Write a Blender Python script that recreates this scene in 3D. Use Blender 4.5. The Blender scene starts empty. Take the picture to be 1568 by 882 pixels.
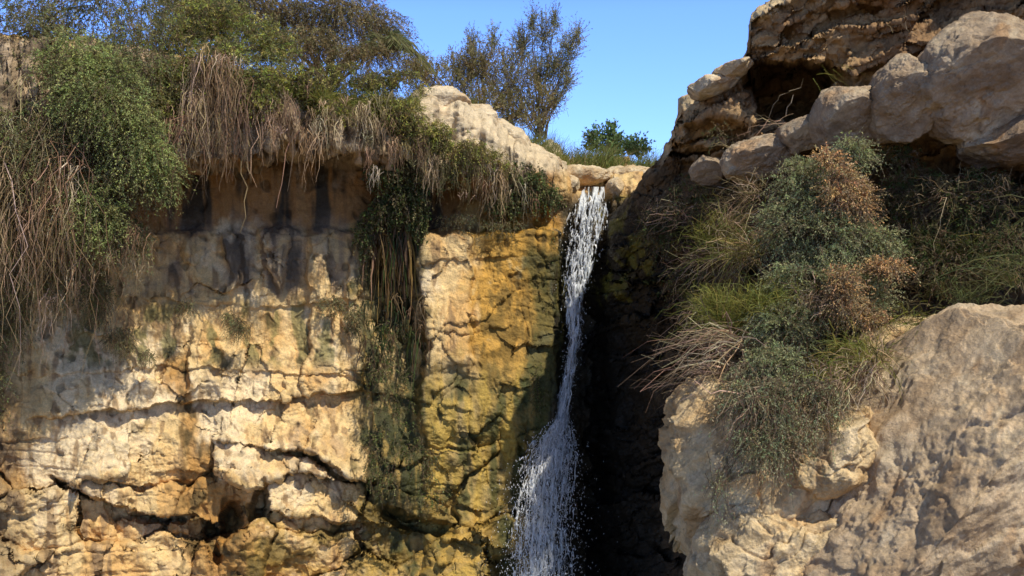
import bpy, bmesh, math, numpy as np
from mathutils import Vector
rng=np.random.default_rng(7)
# ---------------------------------------------------------------- world / sun / camera
SUN=np.array([0.40,-0.48,0.81]); SUN/=np.linalg.norm(SUN)
sc=bpy.context.scene
w=bpy.data.worlds.new("World"); sc.world=w; w.use_nodes=True
nt=w.node_tree; nt.nodes.clear()
sky=nt.nodes.new('ShaderNodeTexSky'); sky.sky_type='NISHITA'; sky.sun_disc=False
sky.sun_elevation=math.asin(SUN[2]); sky.sun_rotation=math.atan2(SUN[0],SUN[1])
sky.air_density=1.0; sky.dust_density=0.2; sky.ozone_density=2.0
bg=nt.nodes.new('ShaderNodeBackground'); bg.inputs[1].default_value=0.12
ow=nt.nodes.new('ShaderNodeOutputWorld')
# brighter, clearer band of sky toward the horizon
tcw=nt.nodes.new('ShaderNodeTexCoord'); sx=nt.nodes.new('ShaderNodeSeparateXYZ'); mr=nt.nodes.new('ShaderNodeMapRange')
nt.links.new(tcw.outputs['Generated'],sx.inputs[0]); nt.links.new(sx.outputs['Z'],mr.inputs[0])
mr.inputs[1].default_value=0.26; mr.inputs[2].default_value=0.42; mr.inputs[3].default_value=0.0; mr.inputs[4].default_value=1.0
mc=nt.nodes.new('ShaderNodeMix'); mc.data_type='RGBA'; mc.inputs[6].default_value=(1.12,1.52,2.6,1); mc.inputs[7].default_value=(0.55,0.42,0.32,1)
nt.links.new(mr.outputs[0],mc.inputs[0])
mm_=nt.nodes.new('ShaderNodeVectorMath'); mm_.operation='MULTIPLY'
nt.links.new(sky.outputs[0],mm_.inputs[0]); nt.links.new(mc.outputs[2],mm_.inputs[1])
nt.links.new(mm_.outputs[0],bg.inputs[0]); nt.links.new(bg.outputs[0],ow.inputs[0])
ld=bpy.data.lights.new('sun','SUN'); ld.energy=5.0; ld.angle=math.radians(0.5); ld.color=(1,0.95,0.83)
lo=bpy.data.objects.new('sun',ld); sc.collection.objects.link(lo)
lo.rotation_euler=Vector(SUN).to_track_quat('Z','Y').to_euler(); lo.location=(10,-10,30)
cd=bpy.data.cameras.new('camera'); cd.lens=36; cd.sensor_width=36; cd.clip_end=2000
co=bpy.data.objects.new('camera',cd); sc.collection.objects.link(co)
co.location=(0,0,5); co.rotation_euler=(math.radians(90),0,0); sc.camera=co
sc.view_settings.view_transform='Standard'; sc.view_settings.look='None'; sc.view_settings.exposure=0
# ---------------------------------------------------------------- noise
def _h(ix,iy,iz,s):
    with np.errstate(over='ignore'):
        h=ix.astype(np.uint32)*np.uint32(374761393)+iy.astype(np.uint32)*np.uint32(668265263)+iz.astype(np.uint32)*np.uint32(2246822519)+np.uint32(s*3266489917%4294967296)
        h=(h^(h>>np.uint32(13)))*np.uint32(1274126177)
        h=(h^(h>>np.uint32(15)))*np.uint32(2654435761)
        return h^(h>>np.uint32(16))
def pn(x,y,z,s=0):
    x,y,z=np.broadcast_arrays(x,y,z)
    fx,fy,fz=np.floor(x),np.floor(y),np.floor(z)
    ix,iy,iz=fx.astype(np.int64),fy.astype(np.int64),fz.astype(np.int64)
    x=x-fx;y=y-fy;z=z-fz
    u=x*x*x*(x*(x*6-15)+10);v=y*y*y*(y*(y*6-15)+10);t=z*z*z*(z*(z*6-15)+10)
    r=0
    for a in (0,1):
        for b in (0,1):
            for c in (0,1):
                h=_h(ix+a,iy+b,iz+c,s)
                g=((h&np.uint32(1023))/511.5-1)*(x-a)+(((h>>np.uint32(10))&np.uint32(1023))/511.5-1)*(y-b)+(((h>>np.uint32(20))&np.uint32(1023))/511.5-1)*(z-c)
                r=r+g*(u if a else 1-u)*(v if b else 1-v)*(t if c else 1-t)
    return r*1.3
def fbm(x,y,z,o=4,s=0,g=0.5):
    r=0;a=1;f=1
    for i in range(o):
        r=r+a*pn(x*f+i*17.3,y*f-i*9.1,z*f+i*5.7,s+i); a*=g; f*=2.03
    return r
def ridged(x,y,z,o=4,s=0):
    r=0;a=1;f=1
    for i in range(o):
        r=r+a*(1-2*np.abs(pn(x*f+i*11.3,y*f-i*7.1,z*f+i*3.7,s+i))); a*=0.5; f*=2.1
    return r
def worley(x,y,z,s=0,flat=False):
    fx,fy,fz=np.floor(x),np.floor(y),np.floor(z)
    ix,iy,iz=fx.astype(np.int64),fy.astype(np.int64),fz.astype(np.int64)
    F1=np.full(x.shape,9.);F2=np.full(x.shape,9.);ID=np.zeros(x.shape,np.uint32)
    DX=np.zeros(x.shape);DY=np.zeros(x.shape)
    for a in (-1,0,1):
        for b in (-1,0,1):
            for c in ((0,) if flat else (-1,0,1)):
                h=_h(ix+a,iy+b,iz+c,s)
                dx=fx+a+(h&np.uint32(1023))/1023-x
                dy=fy+b+((h>>np.uint32(10))&np.uint32(1023))/1023-y
                dz=0 if flat else fz+c+((h>>np.uint32(20))&np.uint32(1023))/1023-z
                d=np.sqrt(dx*dx+dy*dy+dz*dz)
                m=d<F1
                F2=np.where(m,F1,np.minimum(F2,d))
                ID=np.where(m,h,ID);DX=np.where(m,dx,DX);DY=np.where(m,dy,DY)
                F1=np.where(m,d,F1)
    r1=((ID>>np.uint32(3))&np.uint32(255))/255.;r2=((ID>>np.uint32(12))&np.uint32(255))/255.;r3=((ID>>np.uint32(21))&np.uint32(255))/255.
    return F1,F2,r1,r2,r3,DX,DY
def ss(a,b,x):
    t=np.clip((x-a)/(b-a),0,1); return t*t*(3-2*t)
def box(u,v,u0,u1,v0,v1,s=20):
    return ss(u0-s,u0+s,u)*(1-ss(u1-s,u1+s,u))*ss(v0-s,v0+s,v)*(1-ss(v1-s,v1+s,v))
def ip(x,pts):
    return np.interp(x,[p[0] for p in pts],[p[1] for p in pts])
def W(u,v,y):   # image pixels projected from the camera to depth y (100 units = 1 m on the plane y=15.68) -> world metres
    u=np.asarray(u,float);v=np.asarray(v,float);y=np.asarray(y,float)
    return np.stack(np.broadcast_arrays((u-784)/1568*y,y,5+(441-v)/1568*y),-1)
def cmix(c,col,m): 
    return c+(np.array(col)-c)*m[...,None]
# ---------------------------------------------------------------- mesh
def mk(name,V,F,C,mat,smooth=True):
    V=np.asarray(V,np.float32).reshape(-1,3);F=np.asarray(F,np.int32);k=F.shape[1]
    me=bpy.data.meshes.new(name); me.vertices.add(len(V)); me.vertices.foreach_set('co',V.ravel())
    me.loops.add(F.size); me.loops.foreach_set('vertex_index',F.ravel())
    me.polygons.add(len(F)); me.polygons.foreach_set('loop_start',np.arange(0,F.size,k,dtype=np.int32))
    me.polygons.foreach_set('use_smooth',np.full(len(F),smooth))
    me.update(calc_edges=True)
    C=np.asarray(C,np.float32).reshape(len(V),-1)
    if C.shape[1]==3: C=np.concatenate([C,np.zeros((len(V),1),np.float32)],1)
    at=me.color_attributes.new('Col','FLOAT_COLOR','POINT'); at.data.foreach_set('color',C.ravel())
    me.materials.append(mat); ob=bpy.data.objects.new(name,me); sc.collection.objects.link(ob); return ob
def gridF(nr,nc):
    i=np.arange(nr*nc).reshape(nr,nc)
    return np.stack([i[:-1,:-1],i[1:,:-1],i[1:,1:],i[:-1,1:]],-1).reshape(-1,4)
# ---------------------------------------------------------------- materials
def rockmat(name,bump=1.0):
    m=bpy.data.materials.new(name); m.use_nodes=True; n=m.node_tree; L=n.links
    b=n.nodes['Principled BSDF']
    at=n.nodes.new('ShaderNodeAttribute'); at.attribute_name='Col'
    tc=n.nodes.new('ShaderNodeTexCoord')
    def noise(sc_,d,r=0.6,vec=None):
        t=n.nodes.new('ShaderNodeTexNoise'); t.inputs['Scale'].default_value=sc_; t.inputs['Detail'].default_value=d; t.inputs['Roughness'].default_value=r
        L.new(vec or tc.outputs['Object'],t.inputs['Vector']); return t
    n1=noise(6,8,0.72); n2=noise(45,5,0.7)
    def ramp(src,lo,hi,a,b_):
        r=n.nodes.new('ShaderNodeMapRange'); L.new(src,r.inputs[0]); r.inputs[1].default_value=lo; r.inputs[2].default_value=hi; r.inputs[3].default_value=a; r.inputs[4].default_value=b_; return r.outputs[0]
    def math_(op,a,c):
        r=n.nodes.new('ShaderNodeMath'); r.operation=op
        for i,s in enumerate((a,c)):
            if isinstance(s,(int,float)): r.inputs[i].default_value=s
            else: L.new(s,r.inputs[i])
        return r.outputs[0]
    k=math_('MULTIPLY',ramp(n1.outputs['Fac'],0.3,0.7,0.74,1.24),ramp(n2.outputs['Fac'],0.3,0.7,0.78,1.18))
    vm=n.nodes.new('ShaderNodeVectorMath'); vm.operation='SCALE'; L.new(at.outputs['Color'],vm.inputs[0]); L.new(k,vm.inputs['Scale'])
    L.new(vm.outputs[0],b.inputs['Base Color'])
    rg=math_('SUBTRACT',0.88,math_('MULTIPLY',at.outputs['Alpha'],0.5)); L.new(rg,b.inputs['Roughness'])
    b.inputs['Specular IOR Level'].default_value=0.3
    hgt=math_('ADD',math_('MULTIPLY',n1.outputs['Fac'],0.75),math_('MULTIPLY',n2.outputs['Fac'],0.25))
    bp=n.nodes.new('ShaderNodeBump'); bp.inputs['Strength'].default_value=0.75*bump; bp.inputs['Distance'].default_value=0.085
    L.new(hgt,bp.inputs['Height']); L.new(bp.outputs[0],b.inputs['Normal'])
    return m
def leafmat(name,tr=0.3,rough=0.6):
    m=bpy.data.materials.new(name); m.use_nodes=True; n=m.node_tree; L=n.links
    b=n.nodes['Principled BSDF']; o=n.nodes['Material Output']
    at=n.nodes.new('ShaderNodeAttribute'); at.attribute_name='Col'
    L.new(at.outputs['Color'],b.inputs['Base Color']); b.inputs['Roughness'].default_value=rough; b.inputs['Specular IOR Level'].default_value=0.25
    t=n.nodes.new('ShaderNodeBsdfTranslucent'); L.new(at.outputs['Color'],t.inputs[0])
    mx=n.nodes.new('ShaderNodeMixShader'); mx.inputs[0].default_value=tr
    L.new(b.outputs[0],mx.inputs[1]); L.new(t.outputs[0],mx.inputs[2]); L.new(mx.outputs[0],o.inputs[0])
    return m
ROCK=rockmat('limestone'); LEAF=leafmat('foliage',0.4); DRY=leafmat('dry_stalks',0.2,0.8); WAT=leafmat('white_water',0.35,0.3)
# ---------------------------------------------------------------- LEFT CLIFF
LT=[(-300,40),(0,50),(200,70),(300,95),(380,122),(430,135),(500,148),(560,158),(625,160),(640,150),(690,150),(720,162),(760,192),(800,216),(835,240),(868,252),(885,294),(925,296),(940,265),(1000,262)]
LB=[(-300,270),(200,262),(260,258),(380,245),(450,222),(560,240),(650,262),(740,285),(800,300),(860,300),(1000,330)]
LIP=[(-300,1.4),(200,1.38),(560,1.25),(640,0.75),(740,0.6),(800,0.4),(860,0.1),(1000,0)]
nc,nr,npl=960,640,70
u1=np.linspace(-280,985,nc); t=np.linspace(0,1,nr)
lt=ip(u1,LT)+4*pn(u1*0.03,0,0,3)+1.5*pn(u1*0.15,0,0,4)
U=np.broadcast_to(u1,(nr,nc)); V=lt+(980-lt)*t[:,None]
Y=ip(U,[(-300,12.6),(0,13.5),(300,14.4),(560,14.95),(640,15.0),(850,15.25),(868,15.75),(900,16.0),(940,16.0),(1000,15.8)])
wu=U+18*fbm(U*0.01,V*0.01,0,3,50)+5*pn(U*0.05,V*0.05,0,54); wv=V+14*fbm(U*0.012,V*0.012,5,3,51)+5*pn(U*0.05,V*0.05,4,55)
lb=ip(U,LB)+22*pn(U*0.025,0,V*0.004,5)+12*pn(U*0.08,0,0,6)
o=(ip(U,LIP)+0.35*pn(U*0.03,0,1,8)+0.15*pn(U*0.1,0,1,8))*(1-ss(lb-12,lb+22,V))
o-=0.35*np.clip(1-(V-lt)/30,0,1)**2
rb=352+14*pn(U*0.02,0,0,7)
inwall=1-ss(848,872,U)
o-=(0.45-0.3*(1-ss(540,600,U)))*ss(lb,lb+25,V)*(1-ss(rb-6,rb+8,V))*inwall
o+=0.0035*np.clip(V-430,0,600)*0.55*inwall
o+=0.42*ss(640,656,wu)*(1-ss(845,862,wu))*ss(345,362,wv)*(1-0.6*ss(560,760,V))
o+=0.15*ss(640,650,wu)*(1-ss(716,722,wu))*ss(350,362,wv)*(1-ss(540,575,wv))
fz=ss(562,585,wu)*(1-ss(636,650,wu))*ss(330,350,wv)*(1-ss(490,530,wv))
o-=0.5*fz
o+=0.16*ss(-0.06,0.06,pn(wu*0.018,V*0.003,3,58))*box(U,V,200,560,360,600,20)
def ledge(pts,amp,u0,u1_,drop=30):
    lv=ip(U,pts)+9*pn(U*0.03,0,0,int(amp*997)%97+pts[0][0]%13)+5*pn(U*0.09,0,0,5)
    m=ss(u0-15,u0+10,U)*(1-ss(u1_-10,u1_+15,U))*(0.65+0.7*pn(U*0.02,0,3,9))
    d=V-lv
    return m*amp*np.where(d<0,0.7*np.exp(np.clip(d,-400,0)/38),-np.exp(-np.clip(d,0,400)/drop)*ss(0,3,d)+0.7*(1-ss(0,3,d)))
o+=ledge([(40,640),(140,628),(210,624),(300,614),(430,614),(480,600),(560,600)],0.2,50,560,20)
o+=ledge([(330,672),(400,684),(480,696),(545,738)],0.22,335,550,26)
o+=ledge([(85,738),(130,752),(180,776),(270,792),(340,800)],0.32,90,345,36)
o+=ledge([(200,455),(300,462),(420,470),(560,455)],0.06,200,560,30)
o+=ledge([(560,800),(640,812),(760,840)],0.22,560,765,36)
o+=ledge([(60,575),(250,560),(540,575)],0.05,60,540,15)
o+=ledge([(650,400),(700,398),(780,392)],0.05,650,790,8)
o+=ledge([(650,500),(700,508),(780,500)],0.04,650,780,10)
o+=ledge([(380,770),(430,785),(480,790),(560,805)],0.28,385,560,26)
# open joints between fallen blocks
for (a,b_,ra,rb_,sl,dp) in [(355,800,16,32,-0.5,0.7),(400,765,14,22,-0.8,0.5),(640,800,60,15,0.25,0.6),(115,752,40,9,0.5,0.5),(505,715,45,10,0.55,0.5),(470,700,40,6,0.1,0.3),(570,750,14,22,0.3,0.4),(250,792,50,8,0.15,0.5),(330,835,14,26,0.3,0.5)]:
    du=wu-a; dv=wv-b_-sl*du
    o-=dp*(1-ss(0.6,1.15,np.sqrt((du/ra)**2+(dv/rb_)**2)))
lo_=ss(620,780,V)*inwall
F1,F2,r1,r2,r3,dx,dy=worley(wu/140,(wv+wu*0.15)/96,np.zeros_like(U),11,True)
e=F2-F1
o+=lo_*((r1-0.5)*0.6+(r2-0.5)*0.8*dx+(r3-0.35)*0.8*dy-0.2*(1-ss(0,0.07,e))*(r2>0.3))
wallm=ss(345,360,V)*inwall
F1,F2,r1,r2,r3,dx,dy=worley(wu/95,wv/85,np.zeros_like(U),12,True)
o+=wallm*((r1-0.5)*0.08+(r2-0.5)*0.24*dx+(r3-0.5)*0.24*dy)
F1b,F2b,q1,q2,q3,dx,dy=worley(wu/34,wv/27,np.zeros_like(U),13,True)
brk=ss(-0.1,0.35,pn(U*0.012,V*0.012,2,59))
o+=wallm*(0.2+brk)*((q1-0.5)*0.03+(q2-0.5)*0.08*dx+(q3-0.5)*0.08*dy)
base=W(U,V,Y-o)
s=(np.linspace(1,0,npl)**2.2)*45
top=base[0]
pl=np.broadcast_to(top,(npl,nc,3)).copy()
pl[...,1]+=s[:,None]
pl[...,2]+=-0.12*np.clip(s[:,None],0,3)+0.15*fbm(pl[...,0]*0.8,pl[...,1]*0.8,0,3,21)*np.clip(s[:,None],0,1)
# stream bed and bank rise behind the lip of the fall
rz=ss(790,850,u1)
pl[...,2]+=rz*(0.34*np.clip(s[:,None]-0.25,0,3.2)+0.05*np.clip(s[:,None]-3.4,0,4))+ss(870,890,u1)*(1-ss(925,942,u1))*0.22*ss(0.2,1.4,s[:,None])
pl[...,0]*=1+0.02*s[:,None]
P=np.concatenate([pl[:-1],base],0)
gu=np.gradient(P,axis=1);gv=np.gradient(P,axis=0)
N=np.cross(gu,gv); N/=np.linalg.norm(N,axis=-1,keepdims=True)+1e-9
if N[npl+300,nc//2,1]>0: N=-N
x,y,z=P[...,0],P[...,1],P[...,2]
UU=np.concatenate([np.broadcast_to(u1,(npl-1,nc)),U]);VV=np.concatenate([np.broadcast_to(lt,(npl-1,nc)),V])
lowr=ss(600,760,VV)
d=0.07*fbm(x*1.1,y*1.1,z*1.1,4,31)+0.022*(1+lowr)*(ridged(x*2.6,y*2.6,z*3,4,33)-1)
rgh=0.55+0.9*ss(-0.2,0.4,pn(x*1.3,y*1.3,z*1.3,44))
d+=0.028*rgh*fbm(x*5.5,y*5.5,z*5.5,5,35,0.6)+0.008*rgh*fbm(x*24,y*24,z*24,3,36)
zz=z+0.09*fbm(x*0.9,y,z*0.5,3,38)
jt=pn(x*0.25,y*0.2,zz*4.5,37); d-=0.025*(1-ss(0,0.05,np.abs(jt)))*ss(0.0,0.35,pn(x*1.1,y,z*2.2,39))
xx=x+0.12*fbm(x*0.7,y,z*1.2,3,45)
jv=pn(xx*3.2,y*0.2,z*0.3,46); d-=0.03*(1-ss(0,0.04,np.abs(jv)))*ss(0.0,0.35,pn(x*1.6,y,z*0.8,47))
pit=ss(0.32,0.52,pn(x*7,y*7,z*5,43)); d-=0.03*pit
lipm=ss(-2,14,VV-lt)*(1-ss(-5,60,VV-ip(UU,LB)))
fzz=np.concatenate([np.zeros((npl-1,nc)),fz])
dr=np.abs(pn(x*5,y*2,z*0.9,41))+0.5*np.abs(pn(x*12,y*4,z*2,42))
d+=lipm*(0.30*dr-0.1)*(1-0.75*ss(600,660,UU))+fzz*(0.9*dr-0.2)
P=P+N*d[...,None]
def fb(a,b,c,o_,s_): return fbm(x*a,y*b,z*c,o_,s_)
n0=fb(0.7,0.7,0.7,4,60);n1=fb(2.5,2.5,2.5,4,61);strk=fb(3.5,3.5,0.45,4,62);strk2=fb(9,9,1.0,3,63)
nwu=UU+26*n1+22*strk;nwv=VV+30*n1
C=np.zeros(UU.shape+(3,))+np.array([0.74,0.515,0.235])
C=cmix(C,(0.80,0.63,0.39),ss(0.0,0.5,n0+0.5*n1+0.3*strk)*0.8)
C=cmix(C,(0.66,0.37,0.12),ss(-0.05,0.4,-n0+0.5*strk+0.3*n1)*0.75)
C=cmix(C,(0.46,0.33,0.20),ss(0.25,0.55,strk)*0.55)
C=cmix(C,(0.42,0.22,0.08),ss(0.2,0.45,strk2-0.4*n1)*0.55)
C=cmix(C,(0.20,0.14,0.08),ss(0.3,0.5,strk2+0.3*strk)*0.5)
wet=np.zeros_like(UU)
m=box(nwu,nwv,-300,850,245,352,12); C=cmix(C,(0.33,0.16,0.05),m*0.9); C=cmix(C,(0.06,0.045,0.028),m*ss(-0.05,0.35,strk))  # orange-brown, stained recess rock, darkened to deepen the overhang's shadow
m=box(nwu,nwv,200,560,340,440,25); C=cmix(C,(0.33,0.235,0.15),m*ss(-0.4,0.2,strk)*0.8); C=cmix(C,(0.07,0.055,0.04),m*ss(0.1,0.3,strk)*0.75)  # grey streaks and stains; overhang shadow also painted in as darker brown
m=box(UU,nwv,-300,640,0,256,10)*ss(0,10,VV-lt); C=cmix(C,(0.42,0.31,0.20),m*0.85)
C=cmix(C,(0.12,0.08,0.045),m*ss(0,0.35,n1)*0.8)
m=box(UU,VV,620,900,100,262,12); C=cmix(C,(0.66,0.53,0.35),m*0.9); C=cmix(C,(0.30,0.2,0.11),m*ss(0.1,0.4,n1)*0.6)
m=(1-ss(-20,60,UU+40*n1))*ss(380,430,VV); C=cmix(C,(0.17,0.115,0.065),m*0.85)  # painted shadow of the hanging bush on the left edge
och=box(nwu,nwv,722,850,330,700,14); C=cmix(C,(0.53,0.28,0.04),och*0.88); C=cmix(C,(0.20,0.12,0.025),och*ss(-0.05,0.3,-n1+0.6*strk2)*0.85)
C=cmix(C,(0.68,0.48,0.20),och*ss(0.22,0.45,n1)*0.7)
m2=box(nwu,nwv,560,850,570,960,30); C=cmix(C,(0.33,0.22,0.06),m2*0.8); C=cmix(C,(0.08,0.08,0.022),m2*ss(-0.2,0.2,strk+0.5*n1)*0.88)
C=cmix(C,(0.50,0.33,0.06),m2*ss(0.05,0.35,-strk)*0.7*(UU>650))
mo=box(nwu,nwv,552,652,350,820,16); C=cmix(C,(0.055,0.055,0.018),mo*(0.35+0.6*ss(-0.3,0.15,strk2+n1))); C=cmix(C,(0.45,0.29,0.08),mo*ss(0.1,0.35,-strk2)*0.7)
wet+=0.5*och+0.6*m2+0.6*mo
cu=ip(VV,[(530,255),(620,280),(700,300),(800,330),(900,380)]); wd=ip(VV,[(520,2),(560,22),(700,26),(760,55),(900,90)])
m=(1-ss(0.4,1.2,np.abs(UU+22*strk+20*n1-cu)/wd))*ss(525,560,VV); C=cmix(C,(0.42,0.20,0.04),m*0.8); C=cmix(C,(0.10,0.07,0.025),m*ss(-0.05,0.3,n1+0.5*strk2)*0.85); wet+=0.5*m
m=box(nwu,nwv,380,770,785,960,22); C=cmix(C,(0.55,0.33,0.07),m*ss(-0.3,0.2,n0+n1)*0.7); C=cmix(C,(0.14,0.10,0.03),m*ss(0.05,0.3,n1)*0.75); wet+=0.4*m
m=ss(440,480,VV)*ss(0.15,0.4,strk+0.4*n1)*box(UU,VV,100,560,440,560,20); C=cmix(C,(0.20,0.18,0.06),m*0.75)
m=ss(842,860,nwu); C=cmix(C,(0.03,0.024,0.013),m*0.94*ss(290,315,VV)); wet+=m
m=box(nwu,nwv,808,862,380,960,14); C=cmix(C,(0.05,0.06,0.015),m*0.8)
m=box(UU,VV,905,990,300,480,10); C=cmix(C,(0.19,0.16,0.02),m*ss(-0.2,0.2,n1)*0.85)
plm=np.concatenate([np.ones((npl-1,nc)),np.zeros((nr,nc))]); C=cmix(C,(0.33,0.26,0.15),plm*0.6*(1-ss(600,640,UU)))
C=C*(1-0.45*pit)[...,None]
C4=np.concatenate([np.clip(C,0.01,0.8),np.clip(wet,0,1)[...,None]],-1)
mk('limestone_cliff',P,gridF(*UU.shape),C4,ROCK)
# ---------------------------------------------------------------- RIGHT HILLSIDE
nc2,nr2,npl2=760,560,50
u2=np.linspace(885,2050,nc2); t=np.linspace(0,1,nr2)
T=[(880,420),(935,330),(960,300),(975,288),(1000,255),(1030,205),(1042,150),(1090,130),(1138,100),(1148,60),(1146,30),(1165,5),(1200,-15),(1300,-60),(1568,-170),(2050,-420)]
lt2=ip(u2,T)+6*pn(u2*0.05,0,0,71)+3*pn(u2*0.17,0,0,72)
U=np.broadcast_to(u2,(nr2,nc2)); V=lt2+(990-lt2)*t[:,None]
Y=ip(U,[(880,16.3),(915,15.6),(945,14.6),(1000,13.5),(1100,12.9),(1250,12.2),(1568,11),(2050,8.5)])
wu=U+22*fbm(U*0.012,V*0.012,3,3,150)+6*pn(U*0.05,V*0.05,3,154); wv=V+16*fbm(U*0.012,V*0.012,8,3,151)+5*pn(U*0.05,V*0.05,8,155)
o=(0.95-0.55*ss(1250,1340,wu+0.6*(wv-30)))*ss(1010,1060,wu)*(1-ss(205,250,wv))
o-=1.9*box(wu,wv,1158,1262,100,188,7)
o-=0.5*box(wu,wv,1050,1140,185,215,8)
o+=0.0028*np.clip(V-260,0,700)*ss(1000,1150,U)
o-=0.35*np.clip(1-(V-lt2)/25,0,1)**2
ps=wv+0.28*wu
F1,F2,r1,r2,r3,dx,dy=worley(wu/130,ps/42,np.zeros_like(U),14,True)
o+=(r1-0.5)*0.5+(r2-0.5)*0.5*dx+(r3-0.3)*0.5*dy
F1,F2,r1,r2,r3,dx,dy=worley(wu/46,ps/22,np.zeros_like(U),15,True)
o+=(r1-0.5)*0.16+(r2-0.5)*0.25*dx+(r3-0.4)*0.25*dy
F1,F2,r1,r2,r3,dx,dy=worley(wu/16,ps/10,np.zeros_like(U),18,True)
o+=(r1-0.5)*0.04+(r2-0.5)*0.08*dx+(r3-0.5)*0.08*dy
base=W(U,V,Y-o)
s=(np.linspace(1,0,npl2)**2)*30
pl=np.broadcast_to(base[0],(npl2,nc2,3)).copy(); pl[...,1]+=s[:,None]; pl[...,2]-=0.05*s[:,None]; pl[...,0]+=0.3*s[:,None]
P=np.concatenate([pl[:-1],base],0)
gu=np.gradient(P,axis=1);gv=np.gradient(P,axis=0);N=np.cross(gu,gv);N/=np.linalg.norm(N,axis=-1,keepdims=True)+1e-9
if N[npl2+300,nc2//2,1]>0: N=-N
x,y,z=P[...,0],P[...,1],P[...,2]
d=0.07*fbm(x*1.4,y*1.4,z*1.6,4,81)+0.02*ridged(x*2.2,y*2.2,z*2.8,4,83)-0.02+0.03*fbm(x*6,y*6,z*8,5,85,0.6)+0.010*fbm(x*24,y*24,z*30,3,86)
P=P+N*d[...,None]
UU=np.concatenate([np.broadcast_to(u2,(npl2-1,nc2)),U]);VV=np.concatenate([np.broadcast_to(lt2,(npl2-1,nc2)),V])
n1=fbm(x*2.5,y*2.5,z*2.5,4,91);n0=fbm(x*.8,y*.8,z*.8,3,92)
C=np.zeros(UU.shape+(3,))+np.array([0.42,0.265,0.125])
C=cmix(C,(0.52,0.37,0.20),ss(0,0.5,n0+0.5*n1)*0.7)
C=cmix(C,(0.24,0.13,0.06),ss(0.0,0.4,-n0+0.5*n1)*0.7)
m=(1-ss(8,30,VV-lt2+15*n1)); C=cmix(C,(0.66,0.51,0.30),m*0.8)  # pale rim paints sunlight along the top edge
m=ss(215,260,VV+30*n1); C=cmix(C,(0.10,0.064,0.034),m*0.9)  # dark earthy slope, shade below the brow put into the colour
m=(1-ss(990,1060,UU+40*n1))*ss(285,330,VV); C=cmix(C,(0.016,0.013,0.008),m*0.95); wet=0.8*m  # wet chasm wall, its shade painted in as near-black
mm=box(UU,VV,905,1000,310,470,15); C=cmix(C,(0.16,0.14,0.02),mm*ss(0,0.3,n1)*0.8)
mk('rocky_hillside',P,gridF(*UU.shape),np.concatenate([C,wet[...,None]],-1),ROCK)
# ---------------------------------------------------------------- BOULDERS
def boulder(u,v,y,ru,rv,ry,seed,sub=7,cuts=(),rough=1.0,col=(0.42,0.33,0.22),col2=(0.27,0.2,0.13),rot=0,name='boulder',nrand=9,hmin=0.72,crack=0.0,col3=(0.62,0.50,0.33)):
    bm=bmesh.new(); bmesh.ops.create_icosphere(bm,subdivisions=sub,radius=1.0)
    bm.verts.ensure_lookup_table()
    p=np.array([q.co[:] for q in bm.verts]); F=np.array([[q.index for q in f.verts] for f in bm.faces]); bm.free()
    r=np.random.default_rng(seed)
    pl=[(np.array(n)/np.linalg.norm(n),h) for n,h in cuts]
    for i in range(nrand):
        n=r.normal(size=3); n/=np.linalg.norm(n); pl.append((n,r.uniform(hmin,0.95)))
    for n,h in pl:
        tt=p@n-h; p=p-n*(np.maximum(tt,0)*0.93)[:,None]
    nn=p/np.linalg.norm(p,axis=1,keepdims=True)
    k=y/1568.
    p=p*np.array([ru*k,ry,rv*k])
    a=math.radians(rot); ca,sa=math.cos(a),math.sin(a)
    X=p[:,0]*ca-p[:,2]*sa; Z=p[:,0]*sa+p[:,2]*ca; p=np.stack([X,p[:,1],Z],1)
    p=p+W(u,v,y)
    x,y_,z=p.T; sd=seed*3
    R=(ru*rv)**0.5*k
    # bedding-tilted coordinates give the weathered diagonal grain
    xr=x*0.75+z*0.66; zr=-x*0.66+z*0.75
    vr=0.35+1.1*ss(-0.2,0.4,pn(x*1.5,y_*1.5,z*1.5,sd+4))
    d=0.10*R*fbm(x*1.3/R,y_*1.3/R,z*1.3/R,4,sd)+0.03*rough*(ridged(xr*1.2,y_*2,zr*3.2,4,sd+1)-1)+0.022*rough*vr*fbm(xr*5,y_*7,zr*9,5,sd+2,0.6)+0.006*fbm(x*26,y_*26,z*26,2,sd+3)
    if crack>0:
        F1,F2,r1,r2,r3,_,_=worley(xr*1.1+0.5*fbm(x*2,y_*2,z*2,3,1),y_*1.1,zr*2.2+0.5*fbm(x*2,y_*2,z*2,3,2),sd+5)
        d+=crack*((r1-0.5)*0.16-0.03*(1-ss(0,0.08,F2-F1))*(r2>0.35))
    p=p+nn*d[:,None]
    n1=fbm(xr*1.6,y_*2.2,zr*3,4,sd+7);n2=fbm(x*7,y_*7,z*7,3,sd+8);n3=fbm(x*3,y_*3,z*0.9,3,sd+9)
    C=np.zeros(p.shape)+np.array(col); C=cmix(C,col2,ss(-0.05,0.5,n1+0.4*n2)*0.8); C=cmix(C,col3,ss(0.1,0.5,-n1+0.5*n2)*0.5)
    C=cmix(C,(0.42,0.22,0.085),ss(0.25,0.6,n3-0.3*n1)*0.55); C=cmix(C,(0.2,0.15,0.10),ss(0.3,0.55,n3*0.6-n2)*0.45)
    mk(name,p,F,C,ROCK)
G=(0.40,0.295,0.19);G2=(0.26,0.175,0.105)
dn=[((-0.2,-0.82,-0.5),0.56)]
boulder(1498,122,10.0,104,92,0.8,1,7,dn,1.1,G,G2,12,nrand=5,hmin=0.82,crack=0.25)
boulder(1382,152,10.3,50,66,0.6,2,7,dn,1.0,G,G2,-10,nrand=5,hmin=0.82)
boulder(1296,184,10.7,54,54,0.6,3,7,dn,1.0,G,G2,30,nrand=5,hmin=0.82)
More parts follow.
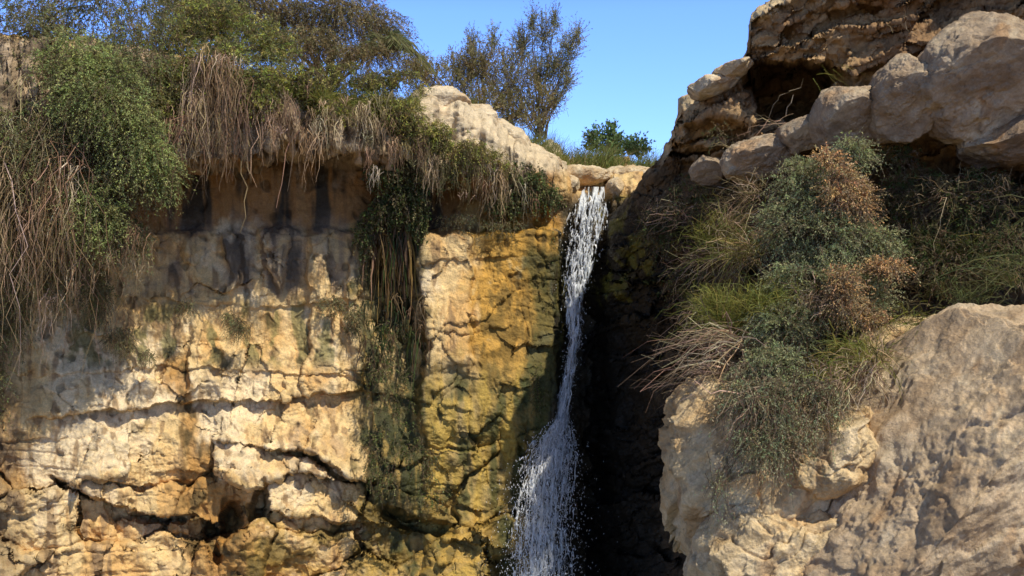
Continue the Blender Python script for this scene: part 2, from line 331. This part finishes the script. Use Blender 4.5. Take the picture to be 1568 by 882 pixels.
boulder(1225,206,11.1,36,30,0.4,4,6,dn,0.8,G,G2,10)
boulder(1158,246,11.5,56,36,0.5,5,7,dn,1.0,G,G2,20)
boulder(1082,260,12.1,27,24,0.35,6,6,dn,0.8,G,G2,0)
boulder(1570,215,10.0,90,40,0.7,7,7,dn,1.0,(0.2,0.14,0.09),G2,10)
Y1=(0.68,0.50,0.27);Y2=(0.50,0.31,0.135)
boulder(1150,730,9.6,150,172,1.0,8,8,[((-0.5,-0.75,0.15),0.72),((-0.2,0,1),0.8)],1.6,Y1,Y2,-18,nrand=12,crack=1)
boulder(1240,890,9.0,180,150,1.0,9,8,[((-0.2,-0.9,0.1),0.7)],1.6,Y1,Y2,0,nrand=12,crack=1)
boulder(1500,765,8.6,330,298,1.5,10,8,[((0.32,-0.84,-0.38),0.42),((-0.72,-0.35,0.6),0.54)],1.3,(0.56,0.41,0.25),(0.42,0.28,0.155),8,nrand=6,hmin=0.85,crack=0.35)
boulder(1400,570,9.8,140,70,0.9,17,7,[],1.2,Y1,Y2,20,crack=0.7)
boulder(1270,690,8.8,90,60,0.5,18,7,[],1.5,Y1,Y2,35,crack=0.9)
for (a,b_,yy,ra,rb_,sd) in [(672,158,15.0,50,24,20),(772,205,15.4,48,17,21),(722,180,15.2,40,22,22),(828,240,15.8,40,13,23),(890,268,16.9,48,18,24),(965,268,17.2,50,12,25),(872,284,16.2,18,16,26),(942,290,16.2,14,16,30),(1090,130,12.0,42,16,28),(1122,106,11.8,30,14,29)]:
    boulder(a,b_,yy,ra,rb_,0.4,sd,6,[],0.9,(0.66,0.53,0.35),(0.50,0.35,0.19),-28 if 740<a<860 else (20 if a>1000 else 0),name='ledge_rock')
# ---------------------------------------------------------------- VEGETATION
class Veg:
    def __init__(s): s.V=[];s.F=[];s.C=[];s.n=0
    def add(s,V,F,C):
        V=V.reshape(-1,3); s.V.append(V); s.F.append(F.reshape(-1,4)+s.n); s.C.append(C.reshape(-1,3)); s.n+=len(V)
    def ribbons(s,pa,w0,w1,col):
        n,k,_=pa.shape; tg=pa[:,-1]-pa[:,0]; sd=np.cross(tg,rng.normal(size=(n,3))); sd/=np.linalg.norm(sd,axis=1,keepdims=True)+1e-9
        tt=np.linspace(0,1,k); wd=(np.asarray(w0)*np.ones(n))[:,None]*(1-tt)+(np.asarray(w1)*np.ones(n))[:,None]*tt
        a=pa-sd[:,None]*wd[...,None]/2; b=pa+sd[:,None]*wd[...,None]/2
        V=np.stack([a,b],2); i=np.arange(n*k*2).reshape(n,k,2)
        F=np.stack([i[:,:-1,0],i[:,:-1,1],i[:,1:,1],i[:,1:,0]],-1)
        s.add(V,F,np.broadcast_to(col[:,None,None],V.shape))
    def tubes(s,pa,r0,r1,col,m=4):
        n,k,_=pa.shape; tg=pa[:,-1]-pa[:,0]; tg=tg/(np.linalg.norm(tg,axis=1,keepdims=True)+1e-9)
        a=np.cross(tg,np.array([0.3,0.9,0.2])); a/=np.linalg.norm(a,axis=1,keepdims=True); b=np.cross(tg,a)
        tt=np.linspace(0,1,k); r=(np.asarray(r0)*np.ones(n))[:,None]*(1-tt)+(np.asarray(r1)*np.ones(n))[:,None]*tt
        an=np.arange(m)*2*math.pi/m
        V=pa[:,:,None]+r[:,:,None,None]*(np.cos(an)[:,None]*a[:,None,None]+np.sin(an)[:,None]*b[:,None,None])
        i=np.arange(n*k*m).reshape(n,k,m); j=np.roll(i,-1,2)
        F=np.stack([i[:,:-1],j[:,:-1],j[:,1:],i[:,1:]],-1)
        s.add(V,F,np.broadcast_to(col[:,None,None],V.shape))
    def leaves(s,p,d,L,wd,col):
        n=len(p); d=d/(np.linalg.norm(d,axis=1,keepdims=True)+1e-9); sd=np.cross(d,rng.normal(size=(n,3))); sd/=np.linalg.norm(sd,axis=1,keepdims=True)+1e-9
        L=np.asarray(L)[:,None]; m=p+d*L*0.45; wd=np.asarray(wd)*np.ones(n)
        V=np.stack([p,m+sd*wd[:,None]/2,p+d*L,m-sd*wd[:,None]/2],1)
        s.add(V,np.arange(n*4).reshape(n,4),np.broadcast_to(col[:,None],V.shape))
    def done(s,name,mat=None): return mk(name,np.concatenate(s.V),np.concatenate(s.F),np.concatenate(s.C),mat or LEAF,False)
def arc(p,d,L,droop,k=6,wob=0.06):
    n=len(p); tt=np.linspace(0,1,k)[None,:,None]; L=(np.asarray(L)*np.ones(n))[:,None,None]
    g=np.zeros((n,k,3)); g[...,2]=-1
    q=p[:,None]+d[:,None]*tt*L+g*droop*L*tt**2
    return q+rng.normal(size=(n,k,3))*wob*L*tt*0.5
def nrm(a): return a/(np.linalg.norm(a,axis=-1,keepdims=True)+1e-9)
def vary(cols,n,lo=0.55,hi=1.35):
    c=np.array(cols)[rng.integers(0,len(cols),n)]
    return c*rng.uniform(lo,hi,(n,1))*rng.uniform(0.88,1.12,(n,3))
def spray(vg,cl,n,cols,tw=0.35,lf=0.05,lw=0.01,per=14,updir=(0,0,0.6),outw=1.0,rnd=0.5,droop=0.4,gap=0.0,spread=0.8,twc=(0.16,0.11,0.07),nf=2.2,tww=0.006,sd=5,gain=1.75):
    cl=np.array(cl,float); wt=cl[:,3]*cl[:,4]; wt=wt/wt.sum()
    id_=rng.choice(len(cl),n,p=wt); c=W(cl[id_,0],cl[id_,1],cl[id_,2]); k=cl[id_,2]/1568
    q=rng.normal(size=(n,3)); q/=np.linalg.norm(q,axis=1,keepdims=True); rr=rng.uniform(0,1,n)**0.45
    off=q*rr[:,None]*np.stack([cl[id_,3]*k,cl[id_,5],cl[id_,4]*k],1)
    p=c+off
    keep=pn(p[:,0]*nf,p[:,1]*nf,p[:,2]*nf,sd)+0.4*pn(p[:,0]*6,p[:,1]*6,p[:,2]*6,sd+1)>gap-0.35
    p=p[keep];q=q[keep];n=len(p)
    d=nrm(q*outw+np.array(updir)+rng.normal(size=(n,3))*rnd)
    L=tw*rng.uniform(0.5,1.3,n); pa=arc(p-d*L[:,None]*0.5,d,L,droop)
    shade=1+0.45*pn(p[:,0]*1.7,p[:,1]*1.7,p[:,2]*1.7,sd+3)
    col=vary(cols,n)*shade[:,None]*gain
    vg.ribbons(pa,tww,tww*0.4,vary([twc],n))
    ti=rng.uniform(0.1,1,(n,per)); f=ti*(pa.shape[1]-1); i0=np.minimum(f.astype(int),pa.shape[1]-2); fr=(f-i0)[...,None]
    ar=np.arange(n)[:,None]; a=pa[ar,i0]; b=pa[ar,i0+1]; pt=a+(b-a)*fr; tg=nrm(b-a)
    dd=nrm(tg+spread*rng.normal(size=(n,per,3)))
    LL=lf*rng.uniform(0.6,1.3,(n,per))*(1.1-0.5*ti)
    cc=col[:,None]*rng.uniform(0.8,1.2,(n,per,1))
    vg.leaves(pt.reshape(-1,3),dd.reshape(-1,3),LL.ravel(),lw,cc.reshape(-1,3))
def limbs(vg,root,cl,r=0.03,col=(0.16,0.12,0.08),each=3):
    cl=np.array(cl,float); cl=np.repeat(cl,each,0); n=len(cl); e=W(cl[:,0],cl[:,1],cl[:,2])+rng.normal(size=(n,3))*0.12*np.stack([cl[:,3]*.012]*3,1)
    r0=W(*root)+rng.normal(size=(n,3))*0.06; tt=np.linspace(0,1,8)[None,:,None]
    pa=r0[:,None]*(1-tt)+e[:,None]*tt; pa[...,2]+=0.15*np.sin(tt[...,0]*3.1)*rng.uniform(-1,1.5,(n,1)); pa+=rng.normal(size=pa.shape)*0.02
    vg.tubes(pa,r*rng.uniform(.5,1,n),r*0.15,vary([col],n))
def tuft(vg,u,v,y,n,L,cols,ru=10,rv=4,ry=0.1,w=0.008,up=(0,-0.15,1),rnd=0.35,droop=0.35,k=7,wob=0.05):
    p=W(u,v,y)+rng.normal(size=(n,3))*np.array([ru*y/1568,ry,rv*y/1568])*0.6
    d=nrm(np.array(up)+rng.normal(size=(n,3))*rnd); vg.ribbons(arc(p,d,L*rng.uniform(0.3,1.2,n),droop,k,wob),w*rng.uniform(0.5,1.3,n),w*0.15,vary(cols,n))
def hang(vg,u0,u1_,vf,yf,n,Lf,cols,w=0.008,out=0.35,wob=0.5,vs=10,per=20,spr=6):
    m=max(1,n//per); uc=rng.uniform(u0,u1_,m); lc=rng.uniform(0.25,1.15,m)**1.3; cc=vary(cols,m,0.6,1.3); vc=rng.normal(size=m)*vs; id_=rng.integers(0,m,n)
    du=rng.normal(size=n)*spr; u=uc[id_]+du; v=vf(u)+vc[id_]+rng.normal(size=n)*4; y=yf(u)+rng.normal(size=n)*0.06
    p=W(u,v,y); L=Lf*lc[id_]*rng.uniform(0.3,1.1,n)
    d=nrm(np.stack([rng.normal(size=n)*0.4,-out+rng.normal(size=n)*0.2,rng.uniform(-0.5,0.6,n)],1))*0.3
    tt=np.linspace(0,1,9)[None,:,None]; g=np.array([0,0,-1.])
    pa=p[:,None]+d[:,None]*np.sqrt(tt)*L[:,None,None]+g*tt**1.3*L[:,None,None]
    pa[...,0]-=(du*0.006)[:,None]*tt[...,0]
    pa+=np.cumsum(rng.normal(size=pa.shape)*np.array([1,1,0.4]),1)*0.05*wob*L[:,None,None]
    vg.ribbons(pa,w*rng.uniform(.4,1.5,n),w*0.2,cc[id_]*rng.uniform(0.6,1.25,(n,1)))
GR=[(0.14,0.155,0.045),(0.11,0.125,0.045),(0.17,0.175,0.06)]
TAM=[(0.145,0.15,0.07),(0.115,0.125,0.06),(0.175,0.17,0.08)]
OL=[(0.15,0.12,0.055),(0.18,0.14,0.065),(0.10,0.095,0.04)]
YG=[(0.27,0.26,0.05),(0.22,0.23,0.05),(0.35,0.30,0.09),(0.16,0.18,0.04)]
TAN=[(0.50,0.36,0.21),(0.38,0.26,0.14),(0.62,0.48,0.31),(0.24,0.16,0.09)]
BR=[(0.27,0.17,0.09),(0.35,0.23,0.13),(0.16,0.10,0.055)]
DG=[(0.05,0.08,0.02),(0.07,0.095,0.025),(0.04,0.058,0.018)]
v=Veg()
cl=[(30,60,12.6,110,80,0.6),(140,150,12.2,85,80,0.5),(200,90,12.6,70,60,0.5),(60,230,12.1,80,80,0.5),(185,240,12.3,65,65,0.4),(120,330,12.3,80,70,0.4),(190,365,12.5,42,50,0.3),(235,250,12.6,50,55,0.3),(40,380,12.6,60,90,0.4),(120,420,12.9,50,45,0.25),(-60,250,12,80,250,0.7),(150,20,13,130,60,0.5),(150,450,13.1,30,20,0.2),(20,470,12.8,30,60,0.2),(-20,560,12.6,30,90,0.2)]
limbs(v,(60,60,13.6),cl,0.03)
spray(v,cl,9800,TAM+GR+OL,0.36,0.05,0.012,17,(0,-0.35,-0.45),0.6,0.5,0.5,0.08)
spray(v,[(150,140,11.9,75,75,0.35),(205,215,12.1,60,65,0.3),(110,90,12,60,50,0.3),(140,320,12.1,60,60,0.3),(250,260,12.4,30,40,0.2)],3200,[(0.20,0.215,0.075),(0.16,0.18,0.06)],0.36,0.05,0.012,17,(0,-0.3,-0.2),0.7,0.5,0.4,0.06,gain=1.9)
v.done('hanging_tamarisk')
v=Veg()
hang(v,-40,110,lambda u:250+0*u,lambda u:11.9+0*u,600,2.3,BR+TAN,0.010,0.3,0.8,60,12,9)
hang(v,20,235,lambda u:370+0*u,lambda u:12.2+0*u,300,0.9,BR+TAN,0.008,0.3,0.9,40,8,8)
v.done('dead_twigs',DRY)
v=Veg()
cl=[(260,80,13.6,60,60,0.5),(330,40,14.0,70,50,0.5),(410,70,14.2,45,45,0.4),(300,10,15,80,50,0.5),(265,130,13.0,50,45,0.3),(350,78,13.2,40,22,0.3),(230,170,12.8,40,50,0.3),(400,118,13.0,40,20,0.2),(290,100,12.9,30,25,0.2)]
limbs(v,(330,120,14.2),cl,0.02)
spray(v,cl,5200,YG+GR+OL,0.34,0.055,0.012,17,(0,-0.1,0.3),0.7,0.55,0.4,0.04,gain=1.65)
v.done('green_shrub')
v=Veg()
cl=[(430,20,17,80,50,0.7),(520,20,17,80,50,0.7),(590,45,17,45,40,0.6),(350,-10,16.5,80,50,0.7),(480,65,16.4,60,30,0.5),(560,80,16,60,22,0.5)]
limbs(v,(500,130,16.8),cl,0.04)
spray(v,cl,4800,OL+[(0.19,0.16,0.075)],0.42,0.06,0.013,16,(0.2,-0.1,-0.2),0.9,0.4,0.7,0.05,gain=1.75)
v.done('tamarisk_tree')
v=Veg()
for i in range(18):
    a=rng.uniform(-0.3,3.4); r0=W(590,75,16.2); d=nrm(np.array([math.cos(a),rng.normal()*0.4,0.35+0.5*abs(math.sin(a))]))
    pa=arc(r0[None],d[None],[0.8],0.75,14,0.0); v.tubes(pa,0.012,0.004,np.array([[0.2,0.18,0.09]]))
    f=np.repeat(pa[0],6,0)+rng.normal(size=(84,3))*0.01; s_=np.where(np.arange(84)%2,1,-1)[:,None]
    tg=nrm(np.gradient(pa[0],axis=0)); tg=np.repeat(tg,6,0); sd=nrm(np.cross(tg,[0,0,1.])); 
    v.leaves(f,tg*0.8+sd*s_*0.7+np.array([0,0,-0.35]),rng.uniform(0.15,0.28,84),0.013,vary([(0.2,0.2,0.08)],84))
v.done('palm_tree')
v=Veg()
for i in range(230):
    u=rng.uniform(320,645); yy=ip(u,[(330,13.0),(640,14.1)])+rng.uniform(-0.15,0.8)
    tuft(v,u,ip(u,LT)+8,yy,40,rng.uniform(0.2,0.5),YG,10,4,0.1,0.009,(0,-0.4,1),0.5,0.55)
for i in range(60):
    u=rng.uniform(700,860); tuft(v,u,ip(u,LT)+6,16.6+rng.uniform(-.2,.8),35,rng.uniform(0.2,0.4),YG,8,4,0.1,0.009)
for i in range(120):
    u=rng.uniform(790,1005); yy=rng.uniform(17.5,19); tuft(v,u,ip(u,[(790,222),(860,250),(1005,262)]),yy,36,rng.uniform(0.25,0.75),[(0.17,0.21,0.05),(0.22,0.25,0.07),(0.13,0.16,0.045),(0.25,0.22,0.09)],9,4,0.15,0.010,(0.1,0,1),0.3,0.35)
spray(v,[(600,125,14.6,60,24,0.25),(520,120,14.0,70,28,0.25),(450,120,13.4,50,25,0.25),(570,165,13.8,60,25,0.2),(660,205,14.1,45,24,0.2),(700,222,14.2,50,28,0.2),(390,150,13.0,40,20,0.2),(500,170,13.5,60,18,0.15),(610,175,14.0,45,28,0.2),(735,245,14.5,45,25,0.2)],5400,YG+OL,0.22,0.05,0.011,14,(0,-0.2,-0.1),0.6,0.5,0.5,0.08,gain=1.4)
v.done('grass')
v=Veg()
yl=lambda u: ip(u,[(200,12.6),(300,12.8),(560,13.4),(640,14.0),(760,14.45),(860,15.05)])
hang(v,290,380,lambda u:95+0.35*np.abs(u-335),yl,600,1.25,TAN+BR,0.010,0.5,0.6,16,20,9)
hang(v,200,420,lambda u:170+0*u,yl,480,1.0,TAN+BR,0.010,0.4,0.8,26,16,8)
hang(v,400,600,lambda u:180+0*u,yl,700,0.55,TAN,0.011,0.4,0.7,22,20,6)
hang(v,560,780,lambda u:205+0.3*(u-560),yl,950,0.55,TAN+OL+BR,0.010,0.4,0.8,18,18,6)
hang(v,740,860,lambda u:250+0.4*(u-740),yl,320,0.45,TAN+OL,0.010,0.3,0.7,10,18,6)
hang(v,285,400,lambda u:215+0*u,lambda u:13.1+0*u,18,1.1,BR,0.035,0.2,0.8,10,1,2)
hang(v,450,462,lambda u:200+0*u,lambda u:13.3+0*u,5,2.3,BR,0.028,0.1,0.3,3,1,2)
v.done('dry_hanging_roots',DRY)
v=Veg()
cl=[(600,260,14.3,45,28,0.2),(625,300,14.4,35,30,0.2),(590,320,14.5,28,25,0.2),(560,355,14.6,18,35,0.15),(640,330,14.5,22,35,0.15),(790,270,14.8,50,25,0.2),(820,300,14.9,40,25,0.2),(770,310,14.8,30,20,0.2),(670,265,14.3,34,18,0.2)]
spray(v,cl,1900,DG+OL+GR,0.22,0.055,0.022,12,(0,-0.3,-0.7),0.5,0.4,0.4,0.0,gain=1.5)
cl=[(562,420,14.7,12,35,0.12),(545,500,14.5,24,30,0.12),(600,610,14.0,38,70,0.15),(570,700,13.8,20,60,0.12),(640,690,13.9,35,60,0.12),(585,560,14.2,28,40,0.12),(600,510,14.4,35,20,0.12),(840,500,14.8,8,60,0.1),(842,380,14.9,8,40,0.1),(825,600,14.4,12,50,0.1),(590,730,13.7,24,40,0.1),(660,760,13.7,30,30,0.1)]
spray(v,cl,1700,DG+GR+OL,0.12,0.026,0.013,9,(0,-0.5,-0.5),0.5,0.5,0.4,0.24,gain=1.5,nf=4.5)
v.done('trailing_ivy')
v=Veg()
hang(v,572,642,lambda u:350+0*u,lambda u:14.7+0*u,420,1.1,BR+DG+[(0.36,0.23,0.07),(0.42,0.28,0.1)],0.03,0.05,0.25,12,14,3)
hang(v,560,660,lambda u:500+0*u,lambda u:14.35+0*u,220,0.7,DG+BR+OL,0.02,0.05,0.4,26,10,4)
v.done('hanging_moss')
v=Veg()
for (a,b_,yy,ra,rb_,nn) in [(365,500,13.9,20,18,170),(185,520,13.3,26,22,240),(285,470,13.7,14,12,70),(510,465,14.4,26,14,120),(350,485,13.9,12,10,60),(545,480,14.4,18,20,120),(150,480,13.2,25,20,120),(225,545,13.4,12,10,50),(700,335,14.6,40,10,120),(770,345,14.6,40,8,100)]:
    spray(v,[(a,b_,yy,ra,rb_,0.12)],nn,TAM+OL,0.18,0.035,0.008,12,(0,-0.5,-0.3),0.7,0.5,0.5,-1)
v.done('cliff_tuft')
v=Veg()
br=[(700,110,19,35,30,0.5),(740,95,19,40,40,0.5),(780,120,19,40,45,0.5),(660,120,18.6,40,28,0.5),(640,100,18.3,25,20,0.4),(720,150,18.5,60,30,0.5),(790,170,19,45,30,0.5),(825,160,19.3,25,35,0.4)]
limbs(v,(740,215,18.8),br,0.03)
spray(v,br,3700,[(0.17,0.14,0.06),(0.20,0.16,0.07),(0.15,0.135,0.055)],0.42,0.06,0.014,14,(0,0,0.9),0.6,0.4,0.15,0.08)
v.done('tamarisk_tree')
v=Veg()
br=[(800,65,19.6,18,28,0.2),(833,50,19.6,16,30,0.2),(852,95,19.6,22,26,0.2),(872,70,19.6,16,24,0.2),(825,110,19.6,22,28,0.2),(850,150,19.6,20,26,0.2),(815,30,19.6,8,18,0.15),(885,50,19.6,7,22,0.15),(850,30,19.6,8,18,0.15),(722,65,19.4,8,20,0.15),(756,60,19.4,8,20,0.15),(868,120,19.6,14,18,0.2)]
limbs(v,(825,215,19.5),br,0.018,(0.2,0.15,0.1),3)
spray(v,br,1500,[(0.16,0.155,0.07),(0.19,0.175,0.09)],0.45,0.055,0.013,14,(0.05,0,1.0),0.7,0.35,0.1,-0.05)
v.done('tamarisk_tree')
v=Veg()
spray(v,[(910,213,20,12,18,0.3),(940,222,20,22,14,0.3),(975,226,20,22,12,0.3),(935,203,20,10,12,0.3)],330,[(0.08,0.12,0.045),(0.1,0.15,0.06)],0.4,0.09,0.035,12,(0,0,1),0.6,0.4,0.1,-1)
v.done('leafy_shrub')
v=Veg()
cl=[(1300,230,10.0,36,28,0.25),(1235,275,10.0,55,42,0.3),(1215,340,9.9,55,50,0.3),(1265,360,9.7,60,50,0.3),(1240,430,9.6,70,48,0.3),(1200,500,9.4,60,45,0.3),(1185,560,8.9,50,40,0.25),(1330,370,9.8,50,40,0.3),(1320,450,9.7,55,40,0.3)]
limbs(v,(1260,520,10.2),cl,0.018)
spray(v,cl,6300,[(0.17,0.18,0.085),(0.135,0.15,0.075),(0.20,0.20,0.10)],0.32,0.038,0.008,20,(-0.15,-0.3,0.25),0.9,0.6,0.45,0.16,spread=0.6,nf=3,gain=2.3)
# loose trailing lower sprays over the rock
cl2=[(1165,615,8.5,70,42,0.22),(1175,675,8.35,55,36,0.18),(1100,735,8.4,30,18,0.12),(1240,600,8.6,60,30,0.2),(1250,645,8.4,38,28,0.12),(1140,580,8.8,50,25,0.2)]
limbs(v,(1210,560,9.0),cl2,0.012,each=6)
spray(v,cl2,1650,[(0.15,0.165,0.085),(0.12,0.14,0.075),(0.18,0.18,0.10),(0.2,0.15,0.09)],0.34,0.034,0.007,20,(-0.2,-0.3,-0.35),0.7,0.6,0.5,0.18,spread=0.5,nf=4,gain=2.1)
v.done('tamarisk_bush')
v=Veg()
cl=[(1285,280,9.6,34,42,0.2),(1270,240,9.7,25,20,0.2),(1355,405,9.4,42,16,0.2),(1290,440,9.2,30,40,0.2),(1330,480,9.3,30,26,0.2),(1320,300,9.7,20,36,0.2)]
spray(v,cl,1700,[(0.40,0.24,0.10),(0.34,0.22,0.10),(0.29,0.22,0.12)],0.28,0.03,0.008,16,(0.1,-0.3,0.3),0.9,0.5,0.4,0.08,spread=0.5,nf=3,gain=1.9)
v.done('dry_bush',DRY)
v=Veg()
for (a,b_,yy,nn,L,up,co_) in [(1120,500,9.9,460,0.65,(-0.2,-0.2,0.9),YG),(1170,470,9.5,340,0.5,(0.1,-0.2,0.9),YG),(1100,470,10.0,320,0.4,(-0.1,-0.2,0.9),YG),(1110,350,11.2,300,0.6,(0.3,-0.2,0.6),TAN+YG),(1150,300,11.2,220,0.6,(-0.3,-0.3,0.3),TAN+OL),(1140,390,10.8,320,0.6,(-0.4,-0.3,0.3),TAN+YG),(1090,370,11.4,200,0.5,(0,-0.3,0.6),YG),(1310,540,9.0,220,0.4,(-0.4,-0.3,0.5),YG),(1340,550,8.8,220,0.35,(-0.3,-0.4,0.4),TAN+YG),(1270,570,8.8,200,0.35,(-0.3,-0.4,0.4),YG+TAN),(1400,490,9.2,160,0.3,(-0.4,-0.3,0.5),YG+OL),(1480,458,9.1,130,0.3,(0,-0.3,0.8),GR),(1550,430,9,140,0.6,(-0.6,-0.2,0.7),GR+OL),(1440,450,10,90,0.5,(-0.3,-0.3,0.9),OL),(1590,330,9,22,0.6,(-0.9,-0.1,0.4),GR),(1570,400,9,30,0.8,(-0.8,-0.1,0.4),GR),(1280,110,11.0,12,0.4,(0.8,-0.3,-0.1),YG),(1130,225,11.4,12,0.4,(-0.6,-0.2,0.6),TAN),(1390,50,10.8,10,0.35,(-0.2,-0.2,1),TAN),(1500,380,10,260,0.4,(-0.5,-0.3,0.5),DG+OL+YG),(1430,380,10.2,220,0.5,(-0.3,-0.3,0.7),DG+OL+YG),(1530,300,9.9,120,0.4,(-0.5,-0.3,0.5),OL+TAN),(1450,300,10.1,120,0.4,(-0.5,-0.3,0.5),OL+TAN)]:
    tuft(v,a,b_,yy,nn,L,co_,28,14,0.18,0.008,up,0.55,0.45,wob=0.12)
v.done('grass')
v=Veg()
for (a,b_,yy,nn,L,up) in [(1120,520,9.4,110,0.85,(-1,-0.2,0.1)),(1100,560,9.4,60,0.6,(-1,-0.2,0.1)),(1070,400,11.8,60,0.5,(-0.7,-0.3,0.1)),(1040,330,12.3,60,0.4,(-0.5,-0.3,0.4)),(1000,330,12.9,50,0.35,(-0.3,-0.3,0.7)),(1190,190,11.2,14,0.5,(-0.9,-0.2,0.5)),(1090,470,10.8,70,0.5,(-0.6,-0.3,0.1)),(1280,590,8.8,200,0.45,(-0.6,-0.4,-0.4)),(1330,560,8.8,150,0.4,(-0.6,-0.4,-0.5)),(1150,600,8.6,120,0.4,(-0.6,-0.4,-0.4)),(1250,460,9.4,80,0.5,(-0.4,-0.4,0.3))]:
    tuft(v,a,b_,yy,nn,L,[(0.38,0.26,0.16),(0.27,0.18,0.12),(0.5,0.38,0.24)],20,14,0.15,0.010,up,0.55,0.35,wob=0.2)
v.done('dead_twigs',DRY)
v=Veg()
cl=[(1060,300,12.3,45,40,0.3),(1010,350,12.7,35,50,0.3),(1100,200,11.8,20,20,0.2),(1400,300,10.4,60,50,0.3),(1490,310,10.1,70,60,0.3),(1440,390,10.0,60,50,0.3),(1540,380,9.8,50,50,0.3),(1360,330,10.5,30,40,0.3),(1050,440,12,40,40,0.2),(1380,230,10.6,40,20,0.2),(1290,560,9.3,60,30,0.2)]
spray(v,cl,3200,DG+OL+[(0.14,0.10,0.06)],0.26,0.045,0.010,12,(-0.2,-0.4,0),0.7,0.5,0.5,0.08,gain=1.4)
v.done('shaded_shrub')
# ---------------------------------------------------------------- WATERFALL
v=Veg()
pc=[(280,910),(292,908),(340,900),(400,889),(450,880),(520,880),(580,870),(640,858),(680,846),(740,838),(800,832),(960,826)]
pw=[(280,12),(300,17),(340,28),(400,22),(450,13),(520,10),(580,9),(640,12),(665,24),(700,34),(760,38),(880,44),(960,48)]
py=[(280,16.1),(294,15.75),(310,15.5),(340,15.35),(450,15.0),(640,14.7),(670,14.5),(760,14.0),(960,13.6)]
nv,nl=900,90
vv=np.linspace(286,960,nv)[:,None]; ll=np.linspace(-1.15,1.15,nl)[None,:]
wob=3*pn(vv*0.02,0,0,200)+2*pn(vv*0.06,0,0,201)
uu=ip(vv,pc)+wob+ll*ip(vv,pw)
fl=fbm((uu-ip(vv,pc))*0.16,vv*0.018,0,4,202,0.6); fl2=fbm(uu*0.35,vv*0.07,3,3,203,0.6)
yy=ip(vv,py)-0.14*(1-ll**2)-0.14*fl-0.05*fl2
SP=W(uu,vv,yy)
foam=ss(-0.2,0.35,fl+0.6*fl2+0.25*(1-ll**2)-0.12)
edge=(1-np.abs(ll)/1.15)*1.3+fl*1.2+fl2*0.9-0.22-0.28*ss(690,880,vv)-0.2*box(vv,vv,320,440,-99,9999,30)
F=gridF(nv,nl); vis=(edge.ravel()[F].min(1)>0)
colr=np.array([0.09,0.085,0.07])+(np.array([0.93,0.95,0.96])-np.array([0.09,0.085,0.07]))*foam[...,None]
v.add(SP,F[vis],colr)
def strands(n,v0,v1,l0,l1,w,ws,sp=1.0):
    a=rng.uniform(v0,v1,n); L=rng.uniform(l0,l1,n); lane=np.clip(rng.normal(size=n)*0.5,-1.2,1.2)*sp
    tt=np.linspace(0,1,6); v_=a[:,None]+L[:,None]*tt
    u_=ip(v_,pc)+lane[:,None]*ip(v_,pw)+np.cumsum(rng.normal(size=(n,6)),1)*1.0
    y_=ip(v_,py)+rng.normal(size=(n,1))*0.06-0.2*(1-np.minimum(lane**2,1))[:,None]
    v.ribbons(W(u_,v_,y_),w*rng.uniform(0.4,ws,n),w*0.3,rng.uniform(0.6,0.95,(n,1))*np.array([[0.98,0.985,0.99]]))
strands(300,298,440,3,16,0.017,2.0); strands(400,420,660,5,30,0.016,1.6,0.8); strands(600,640,720,4,20,0.016,1.8); strands(1300,650,950,4,22,0.012,1.6)
def drops(n,v0,v1,sp,s0):
    v_=rng.uniform(v0,v1,n); ln=rng.normal(size=n)*sp; u_=ip(v_,pc)+ln*ip(v_,pw)
    p=W(u_,v_,ip(v_,py)-rng.uniform(0,0.35,n)); d=np.stack([rng.normal(size=n)*.2,rng.normal(size=n)*.2,-np.ones(n)],1)
    v.leaves(p,d,s0*rng.uniform(0.6,2.4,n),s0*0.8,np.full((n,3),0.92))
drops(7500,640,960,0.6,0.015); drops(1200,302,640,0.7,0.013); drops(1800,700,960,0.95,0.011)
v.done('waterfall',WAT)
# ---------------------------------------------------------------- ground + pool
gx=np.linspace(-400,400,60);gy=np.linspace(-400,400,60);GX,GY=np.meshgrid(gx,gy)
GP=np.stack([GX,GY,-0.4+0*GX],-1); mk('ground',GP,gridF(60,60),np.zeros(GX.shape+(3,))+np.array([0.26,0.19,0.11]),ROCK)
pm=bpy.data.materials.new('pool_water'); pm.use_nodes=True; b=pm.node_tree.nodes['Principled BSDF']; b.inputs['Base Color'].default_value=(0.03,0.05,0.035,1); b.inputs['Roughness'].default_value=0.08
a=np.linspace(0,2*math.pi,64,endpoint=False); r=3.5+0.5*np.sin(3*a)+0.3*np.sin(5*a+1)
me=bpy.data.meshes.new('stream_pool'); me.from_pydata([(0.5+math.cos(q)*k,10+math.sin(q)*k*1.3,-0.3) for q,k in zip(a,r)],[],[list(range(64))]); me.materials.append(pm)
ob=bpy.data.objects.new('stream_pool',me); sc.collection.objects.link(ob)
print('verts',sum(len(o.data.vertices) for o in sc.objects if o.type=='MESH'))
